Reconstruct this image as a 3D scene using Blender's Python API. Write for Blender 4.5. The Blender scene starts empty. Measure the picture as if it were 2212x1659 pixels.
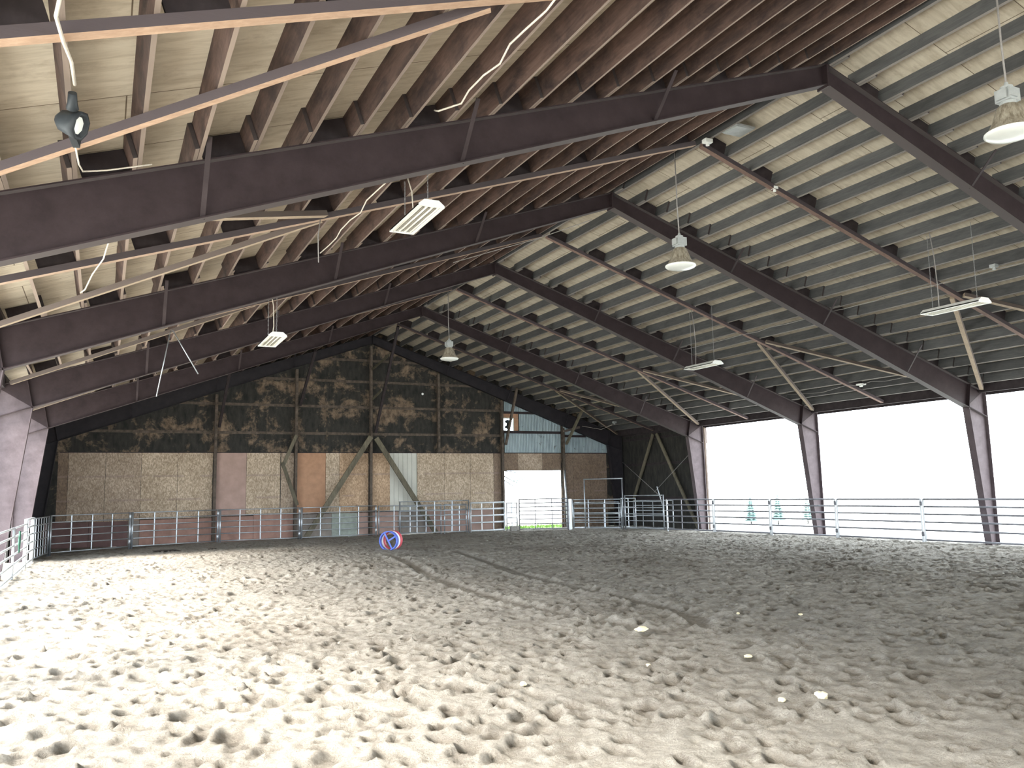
import bpy, math, random
import numpy as np
from mathutils import Vector, Matrix
random.seed(7); rng=np.random.default_rng(11)
S=bpy.context.scene; COL=S.collection
V=Vector
# ------------------------------------------------------------------ helpers
class MB:
    """collects boxes, bars, tubes and prisms into one mesh"""
    def __init__(s): s.v=[]; s.f=[]; s.smooth=False
    def quad(s,a,b,c,d):
        n=len(s.v); s.v+= [tuple(a),tuple(b),tuple(c),tuple(d)]; s.f.append((n,n+1,n+2,n+3)); return s
    def box(s,lo,hi):
        x0,y0,z0=lo; x1,y1,z1=hi; n=len(s.v)
        s.v+=[(x0,y0,z0),(x1,y0,z0),(x1,y1,z0),(x0,y1,z0),(x0,y0,z1),(x1,y0,z1),(x1,y1,z1),(x0,y1,z1)]
        s.f+=[tuple(n+i for i in q) for q in ((0,3,2,1),(4,5,6,7),(0,1,5,4),(1,2,6,5),(2,3,7,6),(3,0,4,7))]; return s
    def hexa(s,pts):
        n=len(s.v); s.v+=[tuple(p) for p in pts]
        s.f+=[tuple(n+i for i in q) for q in ((0,3,2,1),(4,5,6,7),(0,1,5,4),(1,2,6,5),(2,3,7,6),(3,0,4,7))]; return s
    def bar(s,p,q,w,h,up=(0,0,1)):
        p=V(p);q=V(q);d=(q-p).normalized(); side=d.cross(V(up))
        if side.length<1e-4: side=d.cross(V((1,0,0)))
        side.normalize(); u=side.cross(d).normalized()
        a=side*w/2; b=u*h/2
        return s.hexa([p-a-b,p+a-b,q+a-b,q-a-b,p-a+b,p+a+b,q+a+b,q-a+b])
    def tube(s,pts,r,n=8,cap=True,closed=False):
        pts=[V(p) for p in pts]; m=len(pts); base=len(s.v); prev=None
        for i,p in enumerate(pts):
            if closed: d=(pts[(i+1)%m]-pts[i-1]).normalized()
            else: d=(pts[min(i+1,m-1)]-pts[max(i-1,0)]).normalized()
            if prev is None:
                a=d.cross(V((0,0,1)))
                if a.length<1e-3: a=d.cross(V((1,0,0)))
            else: a=prev-d*prev.dot(d)
            a.normalize(); prev=a; b=d.cross(a)
            rr=r[i] if isinstance(r,(list,tuple)) else r
            for k in range(n):
                t=2*math.pi*k/n; s.v.append(tuple(p+a*rr*math.cos(t)+b*rr*math.sin(t)))
        for i in range(m if closed else m-1):
            j=(i+1)%m
            for k in range(n):
                k2=(k+1)%n; s.f.append((base+i*n+k,base+i*n+k2,base+j*n+k2,base+j*n+k))
        if cap and not closed:
            s.f.append(tuple(base+k for k in range(n))[::-1]); s.f.append(tuple(base+(m-1)*n+k for k in range(n)))
        s.smooth=True; return s
    def lathe(s,prof,c,n=32,axis=None,cap0=False,cap1=False):
        c=V(c); ax=V(axis or (0,0,1)).normalized(); a=ax.cross(V((0,1,0)))
        if a.length<1e-3: a=ax.cross(V((1,0,0)))
        a.normalize(); b=ax.cross(a); base=len(s.v)
        for r,z in prof:
            for k in range(n):
                t=2*math.pi*k/n; s.v.append(tuple(c+ax*z+a*r*math.cos(t)+b*r*math.sin(t)))
        for i in range(len(prof)-1):
            for k in range(n):
                k2=(k+1)%n; s.f.append((base+i*n+k,base+i*n+k2,base+(i+1)*n+k2,base+(i+1)*n+k))
        if cap0: s.f.append(tuple(base+k for k in range(n))[::-1])
        if cap1: s.f.append(tuple(base+(len(prof)-1)*n+k for k in range(n)))
        s.smooth=True; return s
    def prism(s,poly,off):
        """extrude a planar polygon (list of 3D points) by off"""
        n=len(s.v); m=len(poly); o=V(off)
        s.v+=[tuple(p) for p in poly]+[tuple(V(p)+o) for p in poly]
        s.f.append(tuple(range(n+m-1,n-1,-1))); s.f.append(tuple(range(n+m,n+2*m)))
        for i in range(m): s.f.append((n+i,n+(i+1)%m,n+m+(i+1)%m,n+m+i))
        return s
    def mesh(s,name,off=(0,0,0)):
        me=bpy.data.meshes.new(name); o=V(off)
        me.from_pydata([tuple(V(p)-o) for p in s.v],[],s.f); me.update()
        if s.smooth:
            for p in me.polygons: p.use_smooth=len(p.vertices)==4
        return me
WL={}
def link(name,me,mat,parent=None,loc=(0,0,0)):
    o=bpy.data.objects.new(name,me); COL.objects.link(o)
    if mat is not None and me is not None and not me.materials: me.materials.append(mat)
    if parent is not None: o.parent=parent; WL[o.name]=V(WL[parent.name])+V(loc)
    else: WL[o.name]=V(loc)
    o.location=loc
    return o
def part(name,mb,mat,parent,label=None):
    o=link(name,mb.mesh(name,WL[parent.name]),mat,parent)
    if label: o['label']=label
    return o
def tag(o,label,cat,group=None):
    o['label']=label; o['category']=cat
    if group: o['group']=group
    return o
def thing(name,label,cat,loc,group=None):
    o=link(name,None,None,None,loc); o.empty_display_size=.1
    return tag(o,label,cat,group)
def solo(name,mb,mat,label,cat,loc,group=None):
    o=link(name,mb.mesh(name,loc),mat,None,loc); return tag(o,label,cat,group)
def struct(name,mb,mat,parent=None):
    if parent is not None: return part(name,mb,mat,parent)
    o=link(name,mb.mesh(name),mat); o['kind']='structure'; return o
# ------------------------------------------------------------------ materials
def newmat(name,rough=.8,metal=0.0,spec=.3):
    m=bpy.data.materials.new(name); m.use_nodes=True; nt=m.node_tree; nt.nodes.clear()
    out=nt.nodes.new('ShaderNodeOutputMaterial'); b=nt.nodes.new('ShaderNodeBsdfPrincipled')
    nt.links.new(b.outputs[0],out.inputs[0]); b.inputs['Roughness'].default_value=rough; b.inputs['Metallic'].default_value=metal
    b.inputs['Specular IOR Level'].default_value=spec
    return m,nt,b
def N(nt,t,**k):
    n=nt.nodes.new(t)
    for a,v in k.items(): setattr(n,a,v)
    return n
def coords(nt,scale=(1,1,1),kind='Object',rand=False,rot=(0,0,0)):
    tc=N(nt,'ShaderNodeTexCoord'); mp=N(nt,'ShaderNodeMapping'); mp.inputs['Scale'].default_value=scale; mp.inputs['Rotation'].default_value=rot
    if rand:
        oi=N(nt,'ShaderNodeObjectInfo'); mu=N(nt,'ShaderNodeVectorMath',operation='SCALE'); mu.inputs[0].default_value=(37,91,53)
        nt.links.new(oi.outputs['Random'],mu.inputs['Scale']); ad=N(nt,'ShaderNodeVectorMath',operation='ADD')
        nt.links.new(tc.outputs[kind],ad.inputs[0]); nt.links.new(mu.outputs[0],ad.inputs[1]); nt.links.new(ad.outputs[0],mp.inputs[0])
    else: nt.links.new(tc.outputs[kind],mp.inputs[0])
    return mp
def noise(nt,vec,scale,detail=4,rough=.6,dist=0):
    n=N(nt,'ShaderNodeTexNoise'); n.inputs['Scale'].default_value=scale; n.inputs['Detail'].default_value=detail
    n.inputs['Roughness'].default_value=rough; n.inputs['Distortion'].default_value=dist
    nt.links.new(vec.outputs[0],n.inputs['Vector']); return n
def ramp(nt,fac,stops):
    r=N(nt,'ShaderNodeValToRGB'); e=r.color_ramp.elements
    while len(e)<len(stops): e.new(.5)
    for i,(p,c) in enumerate(stops): e[i].position=p; e[i].color=(*c,1) if len(c)==3 else c
    nt.links.new(fac,r.inputs[0]); return r
def mix(nt,a,b,fac,mode='MIX'):
    m=N(nt,'ShaderNodeMix',data_type='RGBA',blend_type=mode)
    for s,i in ((a,6),(b,7)):
        if isinstance(s,(tuple,list)): m.inputs[i].default_value=(*s,1)
        else: nt.links.new(s,m.inputs[i])
    if isinstance(fac,(int,float)): m.inputs[0].default_value=fac
    else: nt.links.new(fac,m.inputs[0])
    return m.outputs[2]
def bump(nt,b,h,strength=.3,dist=.02):
    bp=N(nt,'ShaderNodeBump'); bp.inputs['Strength'].default_value=strength; bp.inputs['Distance'].default_value=dist
    nt.links.new(h,bp.inputs['Height']); nt.links.new(bp.outputs[0],b.inputs['Normal'])
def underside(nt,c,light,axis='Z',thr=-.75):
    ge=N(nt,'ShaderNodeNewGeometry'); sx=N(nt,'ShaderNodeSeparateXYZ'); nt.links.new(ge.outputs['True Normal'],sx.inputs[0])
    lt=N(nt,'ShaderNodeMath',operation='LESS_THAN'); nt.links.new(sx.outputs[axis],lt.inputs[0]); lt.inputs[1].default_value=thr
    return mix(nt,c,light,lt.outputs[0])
def wood(name,c0,c1,dark,along='y',rand=True,darkamt=.45,rough=.85,gs=1.0,under=None,front=None):
    m,nt,b=newmat(name,rough)
    sc={'y':(14,1.1,14),'x':(1.1,14,14),'z':(14,14,1.1)}[along]
    v=coords(nt,tuple(q*gs for q in sc),rand=rand); n=noise(nt,v,2.2,6,.65,.6)
    r=ramp(nt,n.outputs[0],[(.3,c0),(.7,c1)])
    sp={'y':(2.2,.9,2.2),'x':(.9,2.2,2.2),'z':(2.2,2.2,.9)}[along]
    v2=coords(nt,sp,rand=rand); n2=noise(nt,v2,1.7,5,.7,.4)
    r2=ramp(nt,n2.outputs[0],[(.42,(0,0,0)),(.68,(1,1,1))])
    c=mix(nt,r.outputs[0],dark,N1(nt,r2.outputs[0],darkamt))
    if under: c=underside(nt,c,under)  # bottom faces paler: light from below painted into the colour
    if front: c=underside(nt,c,front,'Y',-.5)  # near faces darker: shade painted into the strip colour
    oi=N(nt,'ShaderNodeObjectInfo'); hv=N(nt,'ShaderNodeHueSaturation'); mr=N(nt,'ShaderNodeMapRange'); mr.inputs[3].default_value=.78; mr.inputs[4].default_value=1.2
    nt.links.new(oi.outputs['Random'],mr.inputs[0]); nt.links.new(mr.outputs[0],hv.inputs['Value']); nt.links.new(c,hv.inputs['Color'])
    nt.links.new(hv.outputs[0],b.inputs['Base Color']); bump(nt,b,n.outputs[0],.25,.01)
    return m
def N1(nt,s,k):
    m=N(nt,'ShaderNodeMath',operation='MULTIPLY'); nt.links.new(s,m.inputs[0]); m.inputs[1].default_value=k; return m.outputs[0]
def plain(name,c,rough=.7,metal=0,var=.25,scale=6,spec=.3):
    m,nt,b=newmat(name,rough,metal,spec); v=coords(nt); n=noise(nt,v,scale,5)
    d=tuple(q*(1-var) for q in c); l=tuple(min(1,q*(1+var)) for q in c)
    r=ramp(nt,n.outputs[0],[(.3,d),(.7,l)]); nt.links.new(r.outputs[0],b.inputs['Base Color']); return m

M={}
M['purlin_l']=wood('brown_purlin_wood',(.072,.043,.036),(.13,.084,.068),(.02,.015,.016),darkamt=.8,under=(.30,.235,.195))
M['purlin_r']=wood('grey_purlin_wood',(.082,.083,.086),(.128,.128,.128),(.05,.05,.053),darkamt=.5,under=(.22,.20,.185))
M['block']=plain('dark_block_wood',(.036,.028,.030),.9,var=.3)
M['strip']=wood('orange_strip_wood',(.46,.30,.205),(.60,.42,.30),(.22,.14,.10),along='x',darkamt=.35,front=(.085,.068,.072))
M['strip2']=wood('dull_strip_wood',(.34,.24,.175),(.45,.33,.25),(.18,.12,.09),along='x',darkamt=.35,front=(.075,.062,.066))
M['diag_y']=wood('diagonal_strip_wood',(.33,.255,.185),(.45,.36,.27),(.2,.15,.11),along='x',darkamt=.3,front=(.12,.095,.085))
M['brace_wood']=wood('mossy_brace_wood',(.115,.10,.072),(.20,.175,.125),(.04,.038,.028),along='z',darkamt=.6)
M['steel']=None
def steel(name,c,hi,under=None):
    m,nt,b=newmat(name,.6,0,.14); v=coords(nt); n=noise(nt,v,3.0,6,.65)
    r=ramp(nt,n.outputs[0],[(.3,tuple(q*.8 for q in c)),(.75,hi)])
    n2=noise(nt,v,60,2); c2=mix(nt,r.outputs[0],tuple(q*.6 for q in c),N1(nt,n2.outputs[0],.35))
    if under: c2=underside(nt,c2,under,'Z',-.6)  # flange undersides paler: bounce light from the sand painted in
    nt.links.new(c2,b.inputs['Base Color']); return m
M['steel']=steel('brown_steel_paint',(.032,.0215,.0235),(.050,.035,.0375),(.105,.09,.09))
M['steel_b']=steel('brown_steel_bracing',(.045,.034,.036),(.065,.05,.052))
M['steel_c']=steel('glare_lit_column_steel',(.105,.080,.086),(.155,.125,.132))  # columns paler than rafters: glare and bloom put into the colour
M['steel_e']=steel('dark_steel_paint',(.030,.027,.031),(.042,.037,.042))
M['rust']=plain('rusty_post_paint',(.10,.078,.062),.85,0,.45,8)
M['endgrain']=plain('dark_end_grain',(.055,.045,.045),.95)
M['pale_post']=plain('bloom_white_galvanising',(.80,.82,.84),.6,.0,.06,9)  # posts whitened: bloom of the bright opening painted into the colour
M['galv']=plain('galvanised_steel',(.42,.445,.475),.38,.75,.18,9,.5)
M['galv_w']=plain('pale_galvanised_steel',(.72,.75,.78),.45,.45,.1,9,.5)
M['white_metal']=plain('white_enamel',(.82,.83,.80),.45,0,.05,5)
M['tube']=plain('fluorescent_glass',(.93,.90,.78),.3,0,.03)
M['slot']=plain('reflector_divider',(.30,.28,.24),.6,0,.1)  # grey-brown strips between the tubes
M['galv_d']=plain('dull_zinc_rail',(.20,.20,.22),.5,.3,.2,9,.4)
M['chain']=plain('chain_steel',(.35,.35,.36),.5,.6,.2,30)
M['cable']=plain('cream_cable',(.72,.66,.57),.6,0,.15,20)
M['cable_d']=plain('grey_cable',(.30,.28,.27),.6,0,.15,20)
M['ballast']=plain('ballast_grey',(.40,.42,.42),.55,.1,.12,9)
M['black']=plain('black_plastic',(.03,.035,.04),.5,0,.2)
M['lens']=plain('milky_lens',(.86,.88,.84),.25,0,.03)
M['blue']=plain('blue_paint',(.12,.18,.62),.5,0,.15); M['red']=plain('red_paint',(.62,.10,.12),.5,0,.15); M['white']=plain('white_paint',(.88,.88,.90),.5,0,.05)
M['stone']=plain('pale_stone',(.72,.64,.44),.9,0,.25,14)
M['dung']=plain('dark_manure',(.045,.035,.028),1,0,.3,20)
M['concrete']=plain('concrete_block',(.28,.26,.24),.9,0,.2,12)
M['tar']=None
# bell reflector, dusty ribbed acrylic
m,nt,b=newmat('dusty_bell_acrylic',.35,0,.5); v=coords(nt,(1,1,.15)); n=noise(nt,v,26,4,.7)
r=ramp(nt,n.outputs[0],[(.35,(.17,.14,.10)),(.65,(.42,.38,.31))]); nt.links.new(r.outputs[0],b.inputs['Base Color']); M['bell']=m
# roof deck: plywood sheets with seams, grain up the slope
m,nt,b=newmat('plywood_deck',.9); v=coords(nt,(1.0,5.5,1.0)); n=noise(nt,v,2.0,6,.65,.5)
r=ramp(nt,n.outputs[0],[(.28,(.47,.405,.31)),(.55,(.62,.555,.445)),(.8,(.70,.635,.525))])
v2=coords(nt,(1,1,1),rot=(0,0,math.pi/2)); br=N(nt,'ShaderNodeTexBrick'); nt.links.new(coords(nt,(1,1,1)).outputs[0],br.inputs['Vector'])
br.inputs['Scale'].default_value=1; br.inputs['Brick Width'].default_value=2.44; br.inputs['Row Height'].default_value=1.22; br.inputs['Mortar Size'].default_value=.007; br.inputs['Mortar Smooth'].default_value=.3
br.inputs['Color1'].default_value=(1,1,1,1); br.inputs['Color2'].default_value=(.88,.87,.86,1); br.inputs['Mortar'].default_value=(.16,.12,.09,1)
c=mix(nt,r.outputs[0],br.outputs[0],.9,'MULTIPLY')
n3=noise(nt,coords(nt,(1.3,1.6,1)),2.3,5,.7); r3=ramp(nt,n3.outputs[0],[(.52,(0,0,0)),(.75,(1,1,1))]); c=mix(nt,c,(.26,.20,.14),N1(nt,r3.outputs[0],.45))
nt.links.new(c,b.inputs['Base Color']); bump(nt,b,n.outputs[0],.15,.01); M['deck']=m
# OSB sheets
def osb(name,c0,c1,chip=.10):
    m,nt,b=newmat(name,.9); v=coords(nt,(1,1,1)); vo=N(nt,'ShaderNodeTexVoronoi'); vo.inputs['Scale'].default_value=26
    nv=noise(nt,v,5,3); wm=N(nt,'ShaderNodeMix',data_type='VECTOR'); wm.inputs[0].default_value=.12
    nt.links.new(v.outputs[0],wm.inputs[4]); nt.links.new(nv.outputs['Color'],wm.inputs[5])
    mp=N(nt,'ShaderNodeMapping'); mp.inputs['Scale'].default_value=(1.7,1,.75); nt.links.new(wm.outputs[1],mp.inputs[0]); nt.links.new(mp.outputs[0],vo.inputs['Vector'])
    sp=N(nt,'ShaderNodeSeparateColor'); nt.links.new(vo.outputs['Color'],sp.inputs[0])
    r=ramp(nt,sp.outputs[0],[(.0,c0),(chip,tuple(q*.8 for q in c0)),(.35,c0),(1,c1)])
    n=noise(nt,v,1.2,4); r2=ramp(nt,n.outputs[0],[(.35,(.82,.8,.78)),(.7,(1.05,1.05,1.05))])
    c=mix(nt,r.outputs[0],r2.outputs[0],1,'MULTIPLY')
    sx=N(nt,'ShaderNodeSeparateXYZ'); nt.links.new(v.outputs[0],sx.inputs[0]); wv=noise(nt,coords(nt,(1.1,1,3)),1.3,2); wf_=ramp(nt,wv.outputs[0],[(.45,(0,0,0)),(.5,(1,1,1))])
    tot=None
    for z0 in (1.62,2.47):
        a=N(nt,'ShaderNodeMath',operation='COMPARE'); nt.links.new(sx.outputs['Z'],a.inputs[0]); a.inputs[1].default_value=z0; a.inputs[2].default_value=.035
        if tot is None: tot=a.outputs[0]
        else:
            q=N(nt,'ShaderNodeMath',operation='ADD'); nt.links.new(tot,q.inputs[0]); nt.links.new(a.outputs[0],q.inputs[1]); tot=q.outputs[0]
    q=N(nt,'ShaderNodeMath',operation='MULTIPLY'); nt.links.new(tot,q.inputs[0]); nt.links.new(wf_.outputs[0],q.inputs[1])
    c=mix(nt,c,(.30,.22,.20),N1(nt,q.outputs[0],.45)); nt.links.new(c,b.inputs['Base Color']); return m
M['osb_l']=osb('pale_osb',(.42,.325,.235),(.66,.54,.42)); M['osb_m']=osb('tan_osb',(.37,.285,.215),(.56,.45,.355)); M['osb_o']=osb('orange_osb',(.42,.285,.185),(.62,.45,.31))
M['osb_d']=osb('dim_osb',(.22,.16,.12),(.30,.22,.16)); M['ply_p']=plain('pinkish_plywood',(.40,.275,.235),.85,0,.12,3); M['ply_o']=plain('orange_plywood',(.42,.24,.15),.85,0,.12,5)
M['ply_r']=plain('red_brown_plywood',(.35,.21,.17),.85,0,.2,3); M['ply_m']=plain('maroon_plywood',(.17,.105,.10),.85,0,.2,3); M['ply_g']=plain('grey_plywood',(.26,.225,.20),.85,0,.2,3)
M['ply_gr']=plain('green_grey_board',(.30,.33,.29),.85,0,.2,5); M['beige']=plain('beige_ribbed_metal',(.52,.51,.45),.5,.1,.06,3)
# tar-paper / charred insulation with torn tan patches
def tar(name,patch=.60,tan0=(.15,.10,.06),tan1=(.34,.24,.15)):
    m,nt,b=newmat(name,.9); v=coords(nt,(1,1,1)); n=noise(nt,v,1.1,9,.74,.25); 
    n2=noise(nt,coords(nt,(1,1,.35)),7,4); t=ramp(nt,n2.outputs[0],[(.3,tan0),(.7,tan1)]); k=ramp(nt,n2.outputs[0],[(.3,(.018,.018,.017)),(.75,(.05,.046,.040))])
    f=ramp(nt,n.outputs[0],[(patch-.05,(0,0,0)),(patch+.05,(1,1,1))]); n4=noise(nt,v,9,5,.7); f2=ramp(nt,n4.outputs[0],[(.66,(0,0,0)),(.72,(1,1,1))])
    c=mix(nt,k.outputs[0],t.outputs[0],f.outputs[0]); c=mix(nt,c,(.26,.21,.14),N1(nt,f2.outputs[0],.55)); nt.links.new(c,b.inputs['Base Color']); return m
M['tar']=tar('torn_tar_paper',.56,(.12,.085,.058),(.27,.195,.135)); M['tar2']=tar('dark_wall_sheathing',.8)
# corrugated metal
m,nt,b=newmat('corrugated_blue_grey',.5,.25,.4); v=coords(nt,(1,1,.3)); n=noise(nt,v,4,5); r=ramp(nt,n.outputs[0],[(.3,(.23,.29,.315)),(.7,(.34,.405,.43))])
n2=noise(nt,coords(nt),2.6,6,.7,.8); f=ramp(nt,n2.outputs[0],[(.60,(0,0,0)),(.68,(1,1,1))]); c=mix(nt,r.outputs[0],(.07,.075,.06),N1(nt,f.outputs[0],.8)); nt.links.new(c,b.inputs['Base Color']); M['corr']=m
# sand
m,nt,b=newmat('arena_sand',1.0,0,.1); v=coords(nt); n=noise(nt,v,.55,5,.6); r=ramp(nt,n.outputs[0],[(.3,(.425,.393,.348)),(.7,(.495,.462,.408))])
n2=noise(nt,v,22,6,.75); r2=ramp(nt,n2.outputs[0],[(.3,(.72,.70,.68)),(.62,(1.05,1.05,1.05))]); c=mix(nt,r.outputs[0],r2.outputs[0],.8,'MULTIPLY')
at=N(nt,'ShaderNodeAttribute'); at.attribute_name='sand_tone'; c=mix(nt,c,(.15,.125,.10),at.outputs['Fac']); nt.links.new(c,b.inputs['Base Color'])  # darker colour in prints, tracks and scattered patches
n3=noise(nt,v,13,9,.78,.3); bump(nt,b,n3.outputs[0],1.0,.075); M['sand']=m
M['yard']=plain('pale_dry_yard',(.62,.60,.54),1,0,.12,.4)
M['grass']=plain('bright_grass',(.12,.22,.05),1,0,.3,3)
M['leaf']=plain('hazy_leaf',(.13,.20,.19),1,0,.12,1.5); M['bark']=plain('grey_bark',(.055,.055,.055),1,0,.2,6)  # distance haze painted into the leaf colour
M['hoofmud']=plain('green_strap',(.04,.13,.09),.6)

# ------------------------------------------------------------------ camera
f=1808.09; yaw,pitch,roll=0.45457,0.12605,-0.01927; CP=V((-9.823,-8.906,1.717))
fw=V((math.sin(yaw)*math.cos(pitch),math.cos(yaw)*math.cos(pitch),math.sin(pitch))); r0=V((math.cos(yaw),-math.sin(yaw),0)); u0=r0.cross(fw)
rt=r0*math.cos(roll)+u0*math.sin(roll); up=-r0*math.sin(roll)+u0*math.cos(roll)
cam=bpy.data.cameras.new('camera'); cam.sensor_fit='HORIZONTAL'; cam.sensor_width=36; cam.lens=f/2212*36; cam.clip_end=600
co=bpy.data.objects.new('camera',cam); COL.objects.link(co)
mw=Matrix.Identity(4)
for i in range(3): mw[i][0]=rt[i]; mw[i][1]=up[i]; mw[i][2]=-fw[i]; mw[i][3]=CP[i]
co.matrix_world=mw; S.camera=co

# ------------------------------------------------------------------ sand floor (height field)
xs=np.arange(-12.6,12.6001,.03)
ys=np.concatenate([np.arange(-40,-7,.8),np.arange(-7,5,.027),np.arange(5,13,.045),np.arange(13,24.62,.08)])
X,Y=np.meshgrid(xs,ys); H=np.zeros_like(X)
def gnoise(wl,amp):
    nx=int(25.4/wl)+4; ny=int(65/wl)+4; g=rng.standard_normal((ny,nx))
    fx=(xs+12.7)/wl; fy=(ys+40.1)/wl; ix=fx.astype(int); iy=fy.astype(int); tx=fx-ix; ty=fy-iy
    tx=tx*tx*(3-2*tx); ty=ty*ty*(3-2*ty)
    a=g[np.ix_(iy,ix)]*(1-tx)+g[np.ix_(iy,ix+1)]*tx; b_=g[np.ix_(iy+1,ix)]*(1-tx)+g[np.ix_(iy+1,ix+1)]*tx
    return amp*(a*(1-ty)[:,None]+b_*ty[:,None])
H+=gnoise(3.0,.018)+gnoise(1.1,.009)+gnoise(.42,.008)+gnoise(.2,.007)+gnoise(.1,.008)+gnoise(.06,.006)
# hoof prints
NP=15000; D=np.zeros_like(H)
px=rng.uniform(-12,12,NP); py=-7+31*rng.uniform(0,1,NP)
for x,y in zip(px,py):
    th=rng.normal(.5,.9); ra=rng.uniform(.045,.10); rb=ra*rng.uniform(1.1,1.9); dep=rng.uniform(.012,.040)
    R=rb*1.9
    i0,i1=np.searchsorted(xs,[x-R,x+R]); j0,j1=np.searchsorted(ys,[y-R,y+R])
    if i1<=i0 or j1<=j0: continue
    dx=X[j0:j1,i0:i1]-x; dy=Y[j0:j1,i0:i1]-y
    a=(dx*math.cos(th)-dy*math.sin(th))/ra; b_=(dx*math.sin(th)+dy*math.cos(th))/rb
    q=np.sqrt(a*a+b_*b_)
    m_=np.clip((1.08-q)/.42,0,1); m_=m_*m_*(3-2*m_)
    rim=dep*.34*np.exp(-((q-1.3)/.24)**2)*(1+.8*np.sin(3*np.arctan2(a,b_)+x*9))
    H[j0:j1,i0:i1]=H[j0:j1,i0:i1]*(1-.35*m_)-dep*m_*(.75+.5*b_)+rim
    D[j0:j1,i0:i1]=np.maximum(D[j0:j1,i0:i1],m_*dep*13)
# tyre tracks and the low mound
def track(pts,w,depth):
    P=np.array(pts); best=np.full(H.shape,9.0); s=np.zeros_like(H)
    acc=0
    for (x0,y0),(x1,y1) in zip(P[:-1],P[1:]):
        L=math.hypot(x1-x0,y1-y0); t=np.clip(((X-x0)*(x1-x0)+(Y-y0)*(y1-y0))/L**2,0,1)
        d=np.hypot(X-x0-t*(x1-x0),Y-y0-t*(y1-y0)); m_=d<best; best=np.where(m_,d,best); s=np.where(m_,acc+t*L,s); acc+=L
    inside=np.clip((w-best)/.06,0,1); rim=np.exp(-((best-w-.06)/.07)**2)
    H[:]=H*(1-.85*inside)-depth*inside+.035*rim*(.6+.6*np.sin(s*22))+inside*.006*np.sin(s*45)
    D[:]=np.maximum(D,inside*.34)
track([(-2.6,14.0),(-2.95,11.9),(-3.75,7.4),(-4.05,4.6),(-4.1,3.1),(-4.0,1.1),(-3.7,-.4)],.17,.022)
track([(-.6,14.0),(-1.1,11.4),(-2.1,6.4),(-2.35,3.2),(-2.45,1.5),(-2.7,.3),(-3.0,-.2)],.17,.022)
track([(-6.9,9.4),(-5.6,9.0),(-4.2,8.4),(-3.2,6.8)],.16,.02)
e=np.exp(-(((X+4.6)/.85)**2+((Y-9.9)/1.3)**2)); H+=.16*e; H*=1
e=np.exp(-(((X+2.9)/.8)**2+((Y-11.2)/1.0)**2)); H+=.07*e
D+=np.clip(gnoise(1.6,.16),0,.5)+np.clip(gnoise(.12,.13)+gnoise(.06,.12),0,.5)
edge=np.clip(np.minimum(12.3-np.abs(X),24.4-Y)/.6,0,1); H*=(.4+.6*edge)
ny,nx=X.shape; co_=np.stack([X,Y,H],-1).reshape(-1,3).astype(np.float32)
idx=np.arange(ny*nx).reshape(ny,nx); q=np.stack([idx[:-1,:-1],idx[:-1,1:],idx[1:,1:],idx[1:,:-1]],-1).reshape(-1,4).astype(np.int32)
me=bpy.data.meshes.new('floor'); me.vertices.add(len(co_)); me.vertices.foreach_set('co',co_.ravel()); me.loops.add(q.size); me.loops.foreach_set('vertex_index',q.ravel())
me.polygons.add(len(q)); me.polygons.foreach_set('loop_start',np.arange(0,q.size,4,dtype=np.int32)); me.polygons.foreach_set('use_smooth',np.ones(len(q),dtype=bool))
a_=me.attributes.new('sand_tone','FLOAT','POINT'); a_.data.foreach_set('value',D.ravel().astype(np.float32)); me.update(calc_edges=True)
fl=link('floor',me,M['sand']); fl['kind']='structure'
def gz(x,y):
    j=min(len(ys)-1,int(np.searchsorted(ys,y))); i=min(len(xs)-1,int(np.searchsorted(xs,x))); return float(H[j,i])
g=MB()
for a,b_ in (((-250,-120),(-12.6,260)),((12.6,-120),(250,260)),((-12.6,24.62),(12.6,260)),((-12.6,-120),(12.6,-40))):
    g.quad((a[0],a[1],-.06),(b_[0],a[1],-.06),(b_[0],b_[1],-.06),(a[0],b_[1],-.06))
go=struct('ground',g,M['yard'])

# ------------------------------------------------------------------ roof
SL=1/3.; ZR=8.17; PD=.27           # rafter top line z = ZR - |x|/3 ; purlins PD deep on top
NRM={1:V((SL,0,1)).normalized(),-1:V((-SL,0,1)).normalized()}
DZ=PD*math.sqrt(1+SL*SL)
Y0,Y1=-40.0,24.75
for nm,s in (('ceiling',-1),('ceiling',1)):
    mb=MB(); xe=12.25; a=ZR+DZ; t=.03
    mb.hexa([(0,Y0,a),(s*xe,Y0,a-xe*SL),(s*xe,Y1,a-xe*SL),(0,Y1,a),(0,Y0,a+t),(s*xe,Y0,a+t-xe*SL),(s*xe,Y1,a+t-xe*SL),(0,Y1,a+t)])
    struct(nm,mb,M['deck'])
YF=[0,6.1,12.2,18.3,24.25]
ordn=['first','second','third','fourth','fifth','sixth','seventh','eighth','ninth','tenth','eleventh','twelfth','thirteenth','fourteenth','fifteenth','sixteenth','seventeenth','eighteenth','nineteenth','twentieth','twenty-first']
FR=['nearest','second','third','fourth','farthest']
BAY=['before the nearest frame','between nearest and second frames','between second and third frames','between third and fourth frames','between fourth and farthest frames']
SIDE={-1:'left',1:'right'}
def pc(s,k): return s*(.11+.5685*k) if s>0 else s*(.13+.5577*k)      # bottom centre of purlin k
NPUR=21
PW=.042
def purlin_mesh(s,L,name):
    n=NRM[s]; sd=V((n.z,0,-n.x)); a=sd*PW/2; h=n*PD
    mb=MB(); z=V((0,0,0)); y=V((0,L,0))
    mb.hexa([z-a,z+a,y+a,y-a,z-a+h,z+a+h,y+a+h,y-a+h]); return mb.mesh(name)
bays=[(-6.2,.12),(-.42,6.22),(5.68,12.32),(11.78,18.42),(17.88,24.38)]
offs={1:[-.044,0,-.044,0,-.044],-1:[0,-.044,0,-.044,0]}
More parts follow.
